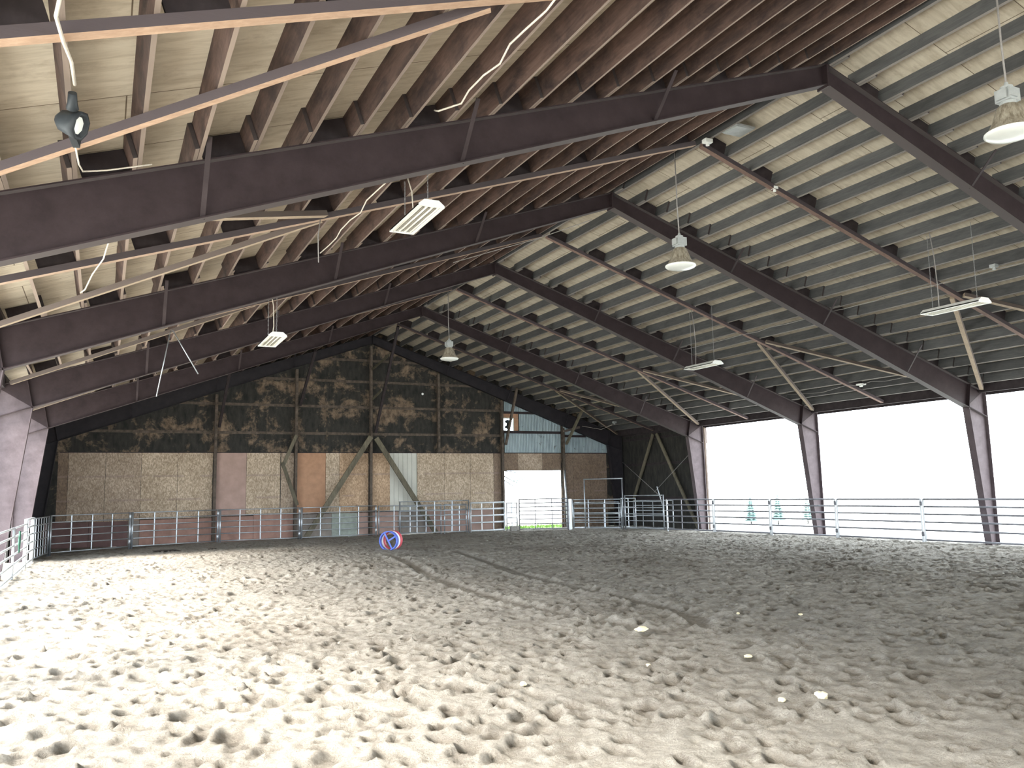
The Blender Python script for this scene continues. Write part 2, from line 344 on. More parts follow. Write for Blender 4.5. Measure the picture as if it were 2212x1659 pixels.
for s in (-1,1):
    for bi,(ya,yb) in enumerate(bays):
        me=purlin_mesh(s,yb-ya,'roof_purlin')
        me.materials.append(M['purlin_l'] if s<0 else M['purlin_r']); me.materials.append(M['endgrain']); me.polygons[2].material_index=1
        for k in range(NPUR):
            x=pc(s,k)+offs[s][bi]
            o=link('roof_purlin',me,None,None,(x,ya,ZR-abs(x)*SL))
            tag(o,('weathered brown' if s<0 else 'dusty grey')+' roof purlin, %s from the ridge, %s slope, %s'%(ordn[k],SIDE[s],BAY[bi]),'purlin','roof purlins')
# eave beams
for s in (-1,1):
    for bi,(ya,yb) in enumerate([(-6.2,-.02),(.02,6.08),(6.12,12.18),(12.22,18.28),(18.32,24.2)]):
        mb=MB(); x=s*11.86; z=ZR-11.86*SL
        mb.box((x-.05,ya,z-.08),(x+.05,yb,z+.20)); mb.bar((s*12.1,ya,z-.02),(s*12.1,yb,z-.02),.03,.24)
        solo('eave_beam',mb,M['block'],'dark eave beam above the %s side openings, %s'%(SIDE[s],BAY[bi]),'beam',(x,ya,z),'eave beams')
# blocking between purlins
def block(s,k,y,where,line):
    n=NRM[s]; xa=pc(s,k); xb=pc(s,k+1)
    a=V((xa,y,ZR-abs(xa)*SL)); b_=V((xb,y,ZR-abs(xb)*SL)); d=(b_-a).normalized(); a+=d*.07; b_-=d*.07
    t=V((0,.04,0)); h=n*(PD-.004); lo=n*.004
    mb=MB(); mb.hexa([a+lo,b_+lo,b_+t+lo,a+t+lo,a+h,b_+h,b_+t+h,a+t+h])
    solo('roof_block',mb,M['block'],'dark wooden block between %s and %s purlins, %s slope, %s'%(ordn[k],ordn[k+1],SIDE[s],where),'block',tuple(a),'blocks between purlins')
YM=[-3.05,3.05,9.2,15.25,21.25]
MID=['midspan of the nearest bay','midspan beyond the nearest frame','midspan beyond the second frame','midspan beyond the third frame','midspan beyond the fourth frame']
for s in (-1,1):
    for fi,y in enumerate(YF[:4]):
        for k in range(1,NPUR-1,2): block(s,k,y+.02,'over the %s frame'%FR[fi],0)
    for mi,y in enumerate(YM):
        for k in range(0,NPUR-1,2):
            if mi==0 and s>0 and k>4: continue
            block(s,k,y,MID[mi],1)
# mid-bay strips and diagonal strips beneath the purlins
def slope_bar(s,p,q,w,h,mb):
    n=NRM[s]; a=V((s*p[0],p[1],ZR-p[0]*SL))-n*(h/2+.002); b_=V((s*q[0],q[1],ZR-q[0]*SL))-n*(h/2+.002)
    return mb.bar(a,b_,w,h,n)
BETW=['before the nearest frame','between nearest and second frames','between second and third frames','between third and fourth frames','between fourth and farthest frames']
for s in (-1,1):
    for mi,y in enumerate(YM):
        mt=M['strip'] if (s<0 and mi==0) else M['strip2'] if s<0 else M['diag_y'] if s<0 else M['strip_r'] if 'strip_r' in M else None
        if s>0:
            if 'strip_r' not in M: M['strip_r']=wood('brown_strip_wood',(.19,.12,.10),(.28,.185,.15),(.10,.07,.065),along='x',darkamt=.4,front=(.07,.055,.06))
            mt=M['strip_r']
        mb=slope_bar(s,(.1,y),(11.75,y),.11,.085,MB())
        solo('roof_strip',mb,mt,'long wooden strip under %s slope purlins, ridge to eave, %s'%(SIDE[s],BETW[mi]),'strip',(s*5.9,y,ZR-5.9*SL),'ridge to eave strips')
        ends=[(YF[mi]-.21,'far')] + ([(YF[mi-1]+.21,'near')] if mi>0 else [])
        for ye,wh in ends:
            yj=y+(.14 if ye>y else -.14)
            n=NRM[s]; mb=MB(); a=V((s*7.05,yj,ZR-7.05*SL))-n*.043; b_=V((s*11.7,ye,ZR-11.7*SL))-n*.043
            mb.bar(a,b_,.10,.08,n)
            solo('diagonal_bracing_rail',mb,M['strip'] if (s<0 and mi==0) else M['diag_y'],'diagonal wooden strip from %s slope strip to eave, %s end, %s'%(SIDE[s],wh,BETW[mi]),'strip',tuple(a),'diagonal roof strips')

# ------------------------------------------------------------------ steel portal frames
def zt(x): return ZR-abs(x)*SL
def zb(x): return 7.84-abs(x)*.366
def plate(mb,poly,y,t): mb.prism([(p[0],y-t/2,p[1]) for p in poly],(0,t,0)); return mb
FLAB=['dark brown steel portal frame nearest the viewer, its columns outside the picture','second steel portal frame, rightmost column in the open right side','third steel portal frame, right column standing in the middle of the open side','fourth steel portal frame, right column beside the dark side wall','darkest steel portal frame set against the patched end wall']
for fi,y in enumerate(YF):
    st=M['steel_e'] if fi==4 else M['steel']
    t=thing('steel_frame',FLAB[fi],'steel frame',(0,y,0),'steel portal frames')
    for s in (-1,1):
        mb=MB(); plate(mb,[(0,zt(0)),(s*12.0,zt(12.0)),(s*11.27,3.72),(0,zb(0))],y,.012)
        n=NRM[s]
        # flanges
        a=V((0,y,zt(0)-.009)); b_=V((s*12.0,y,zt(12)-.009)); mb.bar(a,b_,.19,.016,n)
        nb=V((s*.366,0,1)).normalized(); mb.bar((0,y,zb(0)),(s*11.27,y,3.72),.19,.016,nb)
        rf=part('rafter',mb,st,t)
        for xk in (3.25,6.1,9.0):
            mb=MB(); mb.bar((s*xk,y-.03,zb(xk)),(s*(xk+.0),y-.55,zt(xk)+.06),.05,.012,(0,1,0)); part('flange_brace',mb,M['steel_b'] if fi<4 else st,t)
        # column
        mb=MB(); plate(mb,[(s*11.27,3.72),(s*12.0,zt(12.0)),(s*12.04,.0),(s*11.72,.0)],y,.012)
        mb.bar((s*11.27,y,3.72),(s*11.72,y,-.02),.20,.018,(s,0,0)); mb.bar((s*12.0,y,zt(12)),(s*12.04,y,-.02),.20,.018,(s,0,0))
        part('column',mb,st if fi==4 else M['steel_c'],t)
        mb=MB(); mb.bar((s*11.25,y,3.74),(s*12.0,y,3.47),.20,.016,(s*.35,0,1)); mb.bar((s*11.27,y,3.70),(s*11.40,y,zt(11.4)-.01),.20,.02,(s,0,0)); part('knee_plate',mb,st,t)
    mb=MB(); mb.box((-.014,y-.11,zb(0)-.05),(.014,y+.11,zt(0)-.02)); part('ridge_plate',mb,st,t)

# ------------------------------------------------------------------ back wall
YW=24.45
def roofz(x): return zt(x)+DZ-.005
def gable(poly_x0,poly_x1,z0): pass
# upper tar-papered gable (with opening for window_1 handled by splitting), x -12.1..5.85
wb=MB()
def wallpoly(mb,pts,y=YW,t=.05): mb.prism([(p[0],y,p[1]) for p in pts][::-1],(0,t,0))
wallpoly(wb,[(-12.2,0),(5.92,0),(5.92,roofz(5.92)),(0,roofz(0)),(-12.2,roofz(12.2))])
wallpoly(wb,[(8.87,0),(12.2,0),(12.2,3.36),(8.87,3.36)])
wallpoly(wb,[(5.92,2.56),(8.87,2.56),(8.87,3.36),(5.92,3.36)])
wallpoly(wb,[(6.50,3.36),(12.2,3.36),(12.2,roofz(12.2)),(6.50,roofz(6.5))],YW+.03)
wallpoly(wb,[(5.92,4.88),(6.50,4.88),(6.50,roofz(6.5)),(5.92,roofz(5.92))],YW+.03)
wallpoly(wb,[(5.92,3.36),(6.50,3.36),(6.50,4.33),(5.92,4.33)],YW+.03)
wall=struct('wall_back',wb,M['tar'])
def sheet(x0,x1,z0,z1,mat,name='osb_sheet',y=YW,t=.012,label=None):
    mb=MB(); mb.box((x0+.006,y-t,z0+.004),(x1-.006,y-.001,z1)); return part(name,mb,M[mat],wall,label)
ZT=3.32
for x0,x1,z0,z1,mat,lab in [(-11.25,-10.92,.9,ZT,'osb_d',None),(-10.92,-9.74,.88,ZT,'osb_m',None),(-9.74,-8.57,.88,ZT,'osb_m',None),(-8.57,-7.34,.92,ZT,'osb_l',None),(-7.34,-6.11,.92,ZT,'osb_l',None),
    (-4.89,-3.62,1.0,ZT,'osb_l',None),(-3.60,-3.1,1.0,ZT,'osb_m',None),(-1.85,-1.3,.95,ZT,'osb_l',None),(-1.3,-.1,.95,ZT,'osb_o',None),(.0,1.14,.95,ZT,'osb_o',None),
    (1.98,3.2,.95,ZT,'osb_l',None),(3.2,4.4,.95,ZT,'osb_l',None),(4.4,5.5,.95,ZT,'osb_l',None),(5.5,5.92,0,ZT,'osb_d',None),(5.92,6.69,2.57,ZT,'osb_d',None),(6.69,7.92,2.57,ZT,'osb_m',None),(7.92,8.87,2.57,ZT,'osb_d',None),
    (8.92,9.5,0,ZT,'osb_d',None),(9.5,10.4,0,ZT,'osb_d',None),(10.4,11.3,0,ZT,'osb_d',None),(5.92,6.75,4.88,5.1,'ply_o','orange plywood over the small window'),(6.50,6.75,4.33,4.88,'ply_o',None)]:
    sheet(x0,x1,z0,z1,mat,label=lab)
for x0,x1,z0,z1,mat in [(-6.0,-4.89,.95,ZT,'ply_p'),(-3.0,-1.85,.95,ZT,'ply_o'),(-11.6,-10.2,0,.9,'ply_m'),(-10.2,-8.95,0,.88,'ply_m'),(-8.95,-8.57,0,.88,'ply_g'),(-8.57,-7.3,0,.9,'ply_r'),(-7.3,-6.1,0,.9,'ply_r'),
    (-6.0,-4.6,0,.93,'ply_r'),(-4.6,-3.1,0,.98,'ply_r'),(-3.0,-1.6,0,.93,'ply_g'),(-1.6,-.55,0,.93,'ply_gr'),(-.55,-.1,0,.93,'ply_p'),(.0,1.14,0,.93,'ply_p'),(1.14,2.4,0,.93,'ply_g'),(2.4,3.9,0,.93,'ply_p'),(3.9,5.5,0,.93,'ply_p')]:
    sheet(x0,x1,z0,z1,mat,'plywood_sheet')
# beige ribbed sheet
mb=MB(); x=.80
while x<1.96:
    mb.box((x,YW-.02,.95),(x+.17,YW-.001,ZT)); mb.box((x+.172,YW-.035,.95),(x+.192,YW-.001,ZT)); x+=.194
part('ribbed_sheet',mb,M['beige'],wall,'beige ribbed metal sheet')
# corrugated gable sheets right of the window
def corr(x0,x1,z0,ztop):
    mb=MB(); n=int((x1-x0)/.0193); 
    for i in range(n+1):
        x=x0+(x1-x0)*i/n; y=YW+.005-.011*math.cos(2*math.pi*i/4); zz=ztop(x) if callable(ztop) else ztop
        mb.v+=[(x,y,z0),(x,y,zz)]
        if i: k=2*i; mb.f.append((k-2,k,k+1,k-1))
    return mb
for x0,x1,z0,zf in [(6.05,8.9,3.36,4.22),(6.78,8.9,4.33,lambda x:zt(x)),(6.05,6.78,5.16,lambda x:zt(x)),(9.02,11.6,3.36,lambda x:zt(x))]:
    mb=corr(x0,x1,z0,zf); mb.smooth=True; part('corrugated_sheet',mb,M['corr'],wall,'blue grey corrugated metal')
# girts on gable wall
for x0,x1,z in [(-11,5.85,4.1),(-7.9,5.85,5.19),(-4.9,5.0,6.24),(-2.2,2.4,7.13)]:
    mb=MB(); mb.box((x0,YW-.05,z-.05),(x1,YW-.005,z+.05)); part('girt',mb,M['rust'],wall)
mb=MB(); mb.lathe([(.0,0),(.05,.0),(.05,.01),(0,.01)],(2.24,YW-.02,5.83),12,(0,-1,0)); part('white_patch',mb,M['white'],wall,'small round white patch high on the dark gable')
mb=MB(); mb.box((-11.2,YW-.03,ZT),(11.2,YW-.002,ZT+.03)); part('ledge',mb,M['block'],wall)
for x0,x1,z in [(5.95,8.85,4.26),(9.05,10.2,4.12),(5.95,7.6,5.13)]:
    mb=MB(); mb.box((x0,YW-.06,z-.05),(x1,YW-.01,z+.05)); part('girt',mb,M['block'],wall)
# window in the gable: pane, frame, hanging torn scraps
wf=MB(); 
for lo,hi in (((5.92,YW-.03,4.30),(6.52,YW+.03,4.34)),((5.92,YW-.03,4.86),(6.52,YW+.03,4.90)),((6.47,YW-.03,4.34),(6.52,YW+.03,4.86)),((5.92,YW-.03,4.34),(5.95,YW+.03,4.86))): wf.box(lo,hi)
w1=struct('window_1',wf,M['white_metal'])
mg,nt,b=newmat('window_glass',.05); b.inputs['Transmission Weight'].default_value=1; b.inputs['IOR'].default_value=1.05; b.inputs['Base Color'].default_value=(.95,.98,1,1); n=noise(nt,coords(nt),3,2); bump(nt,b,n.outputs[0],.01,.001)
mb=MB(); mb.box((5.95,YW+.0,4.34),(6.47,YW+.006,4.86)); part('pane',mb,mg,w1)
mb=MB()
for cx,cz,r in ((6.23,4.72,.10),(6.25,4.50,.12),(6.14,4.73,.06),(6.13,4.49,.06),(6.22,4.61,.06)):
    mb.prism([(cx+r*math.cos(a*math.pi/6)*(1+.15*math.sin(a*5)),YW-.02,cz+r*math.sin(a*math.pi/6)) for a in range(12)],(0,.012,0))
part('torn_scrap',mb,M['black'],w1,'dark torn scraps hanging in the window')
# side walls of the last bay
for s,nm in ((1,'wall_right'),(-1,'wall_left')):
    mb=MB(); x=12.10; mb.box((min(s*x,s*(x+.05)),18.32,-.05),(max(s*x,s*(x+.05)),24.5,4.36)); w=struct(nm,mb,M['tar2'])
    for z in (1.25,2.75,3.9):
        mb=MB(); mb.box((min(s*x,s*(x-.05)),18.45,z-.05),(max(s*x,s*(x-.05)),24.1,z+.05)); part('girt',mb,M['block'],w)

# gable posts (I section) and braces
def ibeam(mb,x,y,z0,z1,w=.12,d=.16):
    mb.box((x-w/2,y-d/2,z0),(x+w/2,y-d/2+.012,z1)); mb.box((x-w/2,y+d/2-.012,z0),(x+w/2,y+d/2,z1)); mb.box((x-.005,y-d/2+.012,z0),(x+.005,y+d/2-.012,z1))
PL=['leftmost rusty gable post, between pink and pale board sheets','gable post left of the orange board, behind the kinked brace','central gable post under the ridge where two braces meet','slim gable post above the pale sheets, second left of the doorway','gable post at the left edge of the bright doorway','gable post at the right edge of the bright doorway']
for i,x in enumerate([-6.05,-3.06,-.045,2.9,5.87,8.93]):
    mb=MB(); z0=0 if i!=3 else 3.34; ibeam(mb,x,YW-.15,z0-.05 if z0==0 else z0,zb(x)-.10,.10)
    solo('gable_post',mb,M['rust'],PL[i],'post',(x,YW-.15,0),'gable wall posts')
def wb_(name,p,q,w,h,mat,label,up=(0,-1,0),cat='brace',group='end wall braces'):
    mb=MB(); mb.bar(p,q,w,h,up); return solo(name,mb,M[mat],label,cat,tuple(p),group)
wb_('timber_brace',(-.09,YW-.30,3.98),(-2.68,YW-.30,.02),.20,.07,'brace_wood','long mossy timber brace slanting left down from the central gable post')
wb_('timber_brace',(.13,YW-.30,3.92),(2.70,YW-.30,.02),.20,.07,'brace_wood','long mossy timber brace slanting right down across the beige metal sheet')
wb_('timber_brace',(-3.08,YW-.30,4.0),(-3.58,YW-.30,2.80),.13,.06,'brace_wood','short upper timber of the kinked brace left of the orange board')
wb_('timber_brace',(-3.62,YW-.37,2.95),(-3.03,YW-.37,1.30),.13,.06,'brace_wood','short lower timber of the kinked brace left of the orange board')
for x,a,b_,l in [(0.0,(21.2,8.0),(24.15,4.15),'steep dark brace from ridge roof to the central gable post'),(5.9,(23.0,6.05),(24.2,3.7),'thin rusty brace rising from the gable post left of the doorway'),(8.95,(22.6,5.25),(24.2,3.75),'pale timber brace rising from the gable post right of the doorway'),(-3.05,(21.6,6.95),(24.15,5.2),'dark brace rising from the gable post left of the orange board'),(-6.05,(21.6,6.0),(24.15,4.3),'dark brace rising from the leftmost gable post')]:
    wb_('roof_brace',(x+.10,a[0],a[1]),(x+.10,b_[0],b_[1]),.10,.09,'block' if x in (0.0,-3.05,-6.05) else 'rust' if x==5.9 else 'brace_wood',l,(1,0,0))
for i,(z,ya) in enumerate([(7.0,21.95),(5.75,22.9)]):
    wb_('tie_board',(-.02,ya,z),(-.02,YW-.25,z-.25),.10,.03,'brace_wood','short grey tie board, %s of two between central post and steep brace'%('upper','lower')[i],(1,0,0),'board','tie boards')
wb_('tie_board',(8.8,YW-.45,4.30),(9.65,YW-.45,4.50),.10,.05,'diag_y','short pale tie board on the gable post right of the doorway',(0,-1,0),'board','tie boards')
# braces on right dark wall
wb_('timber_brace',(11.98,21.62,4.05),(11.98,23.3,1.2),.14,.06,'brace_wood','mossy timber brace on the dark right wall, leaning toward the end wall',(1,0,0),group='side wall braces')
wb_('timber_brace',(11.97,21.35,4.05),(11.97,18.75,.05),.14,.06,'brace_wood','mossy timber brace on the dark right wall, leaning toward the open side',(1,0,0),group='side wall braces')
mb=MB(); mb.tube([(11.9,18.6,3.3),(11.9,21.6,1.5)],.012,6); solo('brace_rod',mb,M['cable_d'],'thin brace rod crossing the dark right wall, rising toward the open side','rod',(11.9,18.6,3.3),'side wall rods')
mb=MB(); mb.tube([(11.84,23.9,2.9),(11.84,20.3,.9)],.012,6); solo('brace_rod',mb,M['cable_d'],'thin brace rod crossing the dark right wall, rising toward the end wall','rod',(11.88,23.9,2.9),'side wall rods')
# torn batt and downpipe by fourth right column
mb=MB(); mb.bar((12.12,18.24,4.1),(12.12,18.24,3.45),.12,.10,(0,1,0)); mb.bar((12.10,18.22,3.5),(12.14,18.22,.0),.07,.05,(0,1,0)); solo('edge_board',mb,M['diag_y'],'ragged board edge of the dark right wall facing the open side','board',(12.12,18.3,0))
# galvanised door jamb tube
mb=MB(); mb.tube([(8.86,YW-.36,2.56),(8.90,YW-.36,1.3),(8.93,YW-.36,0)],.045,8); solo('door_jamb_pipe',mb,M['galv'],'galvanised pipe standing along the right edge of the bright doorway','pipe',(8.9,YW-.36,0))

# ------------------------------------------------------------------ corral fence
def panel(p,q,h,nr,ns,label,cat='fence panel',group='corral panels',mat='galv',rr=.019,pr=.026,name='corral_fence',zlow=.08,hq=None,conn=False,pmat=None):
    P_=V((p[0],p[1],0)); Q=V((q[0],q[1],0)); hq=hq or h
    g0=gz(*p[:2])-.02; g1=gz(*q[:2])-.02
    t=thing(name,label,cat,(P_.x,P_.y,0),group); mt=M[mat]
    d=(Q-P_).normalized()
    for (pt,hh,gg) in ((P_+d*(pr+.008),h,g0),(Q-d*(pr+.008),hq,g1)):
        mb=MB(); mb.tube([pt+V((0,0,gg)),pt+V((0,0,hh))],pr,8); part('post',mb,M[pmat] if pmat else mt,t)
    for i in range(nr):
        u=i/(nr-1); u=u**.9
        mb=MB(); mb.tube([P_+d*(pr+.008)+V((0,0,zlow+(h-zlow-.02)*u)),Q-d*(pr+.008)+V((0,0,zlow+(hq-zlow-.02)*u))],rr,8); part('rail',mb,mt,t)
    L=(Q-P_).length
    for i in range(ns):
        u=(i+1)/(ns+1); pt=P_.lerp(Q,u); hh=h+(hq-h)*u
        mb=MB(); mb.bar(pt+V((0,0,zlow)),pt+V((0,0,hh-.03)),.035,.02,(-d.y,d.x,0)); part('stay',mb,mt,t)
    if conn:
        for z in (.18,h-.2):
            mb=MB(); mb.tube([Q-d*(pr+.008)+V((0,0,z)),Q-d*(pr+.008)+V((0,0,z+.12))],pr+.006,8); part('connector',mb,M['galv_d'] if pmat else M['galv_w'],t)
    return t
GP='corral panels around the arena'
bk=[(-11.24,20.8),(-8.9,22.55),(-5.93,23.75),(-2.99,23.62),(.12,24.0)]
for (a,b_,l) in zip(bk[:-1],bk[1:],['galvanised corral panel before the maroon boards, next to the left corner','galvanised corral panel before the red-brown boards left of the leftmost gable post','galvanised corral panel before the pinkish plywood sheet','galvanised corral panel with the green-grey board behind it']):
    panel(a,b_,1.22,6,3,l,group=GP,pr=.035,conn=True)
panel((.16,24.0),(2.72,23.55),1.2,6,3,'galvanised corral panel behind the striped drum, below the beige metal sheet',group=GP)
panel((2.80,23.53),(3.80,23.45),1.2,6,2,'narrow galvanised panel left of the pale thick-railed panel',group=GP)
panel((.95,23.72),(3.84,23.28),1.35,7,3,'taller galvanised gate overlapping the panel below the beige metal sheet','gate',GP,name='corral_gate',pr=.03)
panel((3.92,23.42),(5.46,23.26),1.24,5,2,'pale panel with five thick rails just left of the doorway',group=GP,mat='galv_w',rr=.034)
panel((5.50,23.26),(6.02,23.2),1.2,6,1,'very narrow panel at the left edge of the bright doorway',group=GP,mat='galv')
panel((6.06,23.2),(7.95,22.25),1.34,8,2,'many-railed panel standing across the bright doorway',group=GP,rr=.021,mat='galv_d')
mb=MB(); mb.box((7.93,22.12,-.03),(8.03,22.22,1.30)); mb.bar((7.98,22.17,.3),(7.98,22.17,1.1),.13,.02,(0,1,0)); solo('gate_post',mb,M['galv_w'],'thick white post right of the bright doorway','post',(7.98,22.17,0))
panel((8.12,22.24),(9.58,20.66),1.28,7,2,'panel behind the tall gate loop, right of the doorway',group=GP)
panel((8.4,22.65),(9.9,21.3),1.15,5,2,'second panel standing behind the tall gate loop, in shadow',group=GP)
t=thing('gate_loop','tall square gate loop of galvanised pipe right of the doorway','gate frame',(8.43,21.7,0))
mb=MB(); mb.tube([(8.43,21.70,-.03),(8.43,21.70,2.12)],.026,8); part('post',mb,M['galv'],t); mb=MB(); mb.tube([(9.52,20.49,-.03),(9.52,20.49,2.12)],.026,8); part('post',mb,M['galv'],t)
mb=MB(); mb.tube([(8.41,21.72,2.11),(9.54,20.47,2.11)],.026,8); part('crossbar',mb,M['galv'],t)
panel((9.56,20.45),(10.24,18.62),1.42,6,0,'taller plain gate of six rails before the dark right wall','gate',GP,name='corral_gate',pr=.032)
panel((10.3,20.9),(10.9,18.9),1.2,6,3,'panel in shadow behind the plain gate by the dark wall',group=GP)
panel((10.15,21.6),(10.25,20.6),1.3,4,1,'narrow upright panel end in front of the dark right wall',group=GP,mat='galv_w')
rg=[(10.28,18.55),(10.70,16.17),(10.97,13.5),(11.24,10.83),(11.44,7.85),(11.52,4.8),(11.55,1.75)]
rl=['corral panel running from the dark wall past the fourth right column','corral panel on the open side, just beyond the third right column from the fourth','corral panel crossing in front of the third right column','corral panel on the open side between third and second right columns','corral panel crossing in front of the second right column','corral panel at the far right edge of the picture']
rl[1]='corral panel on the open side with hazy conifers behind it'
for a,b_,l in zip(rg[:-1],rg[1:],rl): panel(a,b_,1.25,6,0 if a[1]<17 else 2,l,group=GP,rr=.026,pr=.034,conn=True,pmat='pale_post',mat='galv_d')
lf=[(-11.50,8.7),(-11.50,12.3),(-11.50,15.75)]  # left panels take paler metal: overexposed daylight put into the colour
for a,b_,l in zip(lf[:-1],lf[1:],['bright panel cut off by the left picture edge','sunlit corral panel left of the white gate end']): panel(a,b_,1.12,6,0,l,group=GP,mat='galv_w',rr=.022)
panel((-11.52,15.8),(-11.50,18.0),1.22,6,2,'brightly lit white corral panel end beside the left steel column',group=GP,mat='galv_w',rr=.03,pr=.045)
panel((-11.50,18.05),(-11.26,20.75),1.2,6,5,'closely barred corral panel in shadow at the left corner',group=GP,pr=.03)
# block at doorway foot
mb=MB(); mb.box((5.58,22.95,gz(5.75,23.0)-.02),(5.96,23.10,.22)); mb.box((5.62,22.94,.05),(5.92,22.95,.17)); solo('concrete_block',mb,M['concrete'],'grey concrete block on the sand at the foot of the bright doorway','block',(5.75,23.1,0))
# white clubs: leaning pole by the plain gate
mb=MB(); mb.tube([(10.9,19.6,.9),(10.7,19.7,1.75)],.02,8); mb.tube([(10.9,19.6,.9),(10.93,19.58,.0)],.02,8); solo('leaning_pole',mb,M['galv_w'],'pale pole leaning behind the plain gate before the dark wall','pole',(10.9,19.6,0))

# ------------------------------------------------------------------ striped drum
c=V((-1.93,15.75,0)); ax=V((-.72,-.72,0)).normalized()  # toward open blue end
view=(CP-c); view.z=0; view.normalize(); a_=math.radians(24); ax=V((view.x*math.cos(a_)-view.y*math.sin(a_),view.x*math.sin(a_)+view.y*math.cos(a_),0))
# choose the rotation that turns the open end to the left of the picture
if ax.dot(rt)>0: a_=-a_; ax=V((view.x*math.cos(a_)-view.y*math.sin(a_),view.x*math.sin(a_)+view.y*math.cos(a_),0))
R=.285; cz=R-.03; c.z=cz+gz(c.x,c.y)
t=thing('drum','short open steel drum with red, white and blue bands lying on the sand','drum',(c.x,c.y,0))
for nm,z0,z1,mt in (('band',.08,.22,'blue'),('band',-.04,.08,'white'),('band',-.22,-.04,'red')):
    mb=MB(); mb.lathe([(R,z0),(R,z1),(R-.012,z1),(R-.012,z0),(R,z0)],c,40,ax); part(nm,mb,M[mt],t,mt+' painted band')
mb=MB(); mb.lathe([(R+.008,.205),(R+.008,.225),(R-.03,.225),(R-.03,.205),(R+.008,.205)],c,40,ax); part('rim',mb,M['blue'],t)
s1=ax.cross(V((0,0,1))).normalized(); 
for ang in (150,62,242):
    d=s1*math.cos(math.radians(ang))+V((0,0,1))*math.sin(math.radians(ang)); mb=MB(); mb.bar(c+ax*.21,c+ax*.21+d*(R-.01),.045,.02,ax); part('spoke',mb,M['blue'],t)
# ------------------------------------------------------------------ stones
def stone(x,y,sx,sy,sz,label,mat='stone',name='stone',cat='stone',grp='stones on the sand'):
    mb=MB(); n=10; rr=random.Random(int((x+20)*997)); base=len(mb.v)
    rings=[(.35,-.9),(.85,-.5),(1,.0),(.8,.55),(.4,.9)]
    for rad,z in rings:
        for k in range(n):
            a=2*math.pi*k/n; f_=1+rr.uniform(-.22,.22); mb.v.append((x+sx*rad*f_*math.cos(a),y+sy*rad*f_*math.sin(a),gz(x,y)+sz*.55+sz*(z+rr.uniform(-.12,.12))))
    for i in range(len(rings)-1):
        for k in range(n): mb.f.append((i*n+k,i*n+(k+1)%n,(i+1)*n+(k+1)%n,(i+1)*n+k))
    mb.f.append(tuple(range(n))[::-1]); mb.f.append(tuple(range(4*n,5*n)))
    solo(name,mb,M[mat],label,cat,(x,y,0),grp)
for a in [(-3.98,-.33,.085,.06,.035,'flat cream stone on the sand, nearest the tyre tracks'),(-4.48,-3.6,.07,.06,.045,'largest cream stone on the sand, in the right foreground'),(-4.83,-3.53,.035,.03,.02,'small grey stone just left of the largest cream stone'),(-4.95,-1.85,.03,.025,.02,'small white stone below and right of the flat cream stone'),(-3.92,-2.11,.05,.035,.02,'half buried pale stone above the largest cream stone'),(-6.46,-2.13,.03,.03,.02,'small white pebble in the left middle of the sand'),(-1.5,-.38,.035,.02,.015,'tiny white chip far right of the flat cream stone'),(-2.14,.09,.025,.02,.015,'tiny white chip beyond the flat cream stone')]: stone(*a)

for a in [(-7.89,20.42,.45,.16,.03,'dark low manure heap on the sand before the red-brown boards'),(-6.48,20.55,.16,.08,.025,'small dark manure heap on the sand left of the striped drum')]: stone(*a,'dung','manure_heap','manure','manure on the sand')
# ------------------------------------------------------------------ lamps
def bell(x,y,z,label,ztop):
    t=thing('high_bay_lamp',label,'lamp',(x,y,z),'hanging bell lamps')
    mb=MB(); mb.tube([(x,y,z+.62),(x-.02,y,z+1.2),(x-.02,y,ztop)],.012,8); part('cord',mb,M['cable_d'],t)
    mb=MB(); mb.box((x-.10,y-.10,z+.40),(x+.10,y+.10,z+.56)); mb.box((x-.12,y-.12,z+.43),(x+.02,y-.10,z+.53)); mb.box((x-.13,y-.07,z+.42),(x-.10,y+.07,z+.54)); mb.lathe([(.07,.56),(.075,.60),(.03,.62),(.02,.66)],(x,y,z),16,cap1=True); mb.lathe([(.095,.34),(.095,.40)],(x,y,z),20); mb.smooth=False; part('ballast_box',mb,M['ballast'],t)
    mb=MB(); mb.lathe([(.10,.36),(.135,.33),(.165,.24),(.20,.14),(.25,.05),(.295,.0),(.292,-.006),(.245,.045),(.19,.14),(.15,.25),(.09,.34)],(x,y,z),40); part('reflector',mb,M['bell'],t)
    mb=MB(); mb.lathe([(.298,.012),(.30,-.004),(.27,-.03),(.18,-.058),(.06,-.07),(.0,-.072)],(x,y,z),40); part('lens',mb,M['lens'],t)
bell(.12,-2.75,5.98,'dusty bell lamp at the upper right edge of the picture',ZR+.15); bell(.12,3.88,5.97,'dusty bell lamp hanging under the ridge before the second frame',ZR+.15); bell(.12,16.02,5.97,'small distant bell lamp hanging before the dark end wall',ZR+.15)
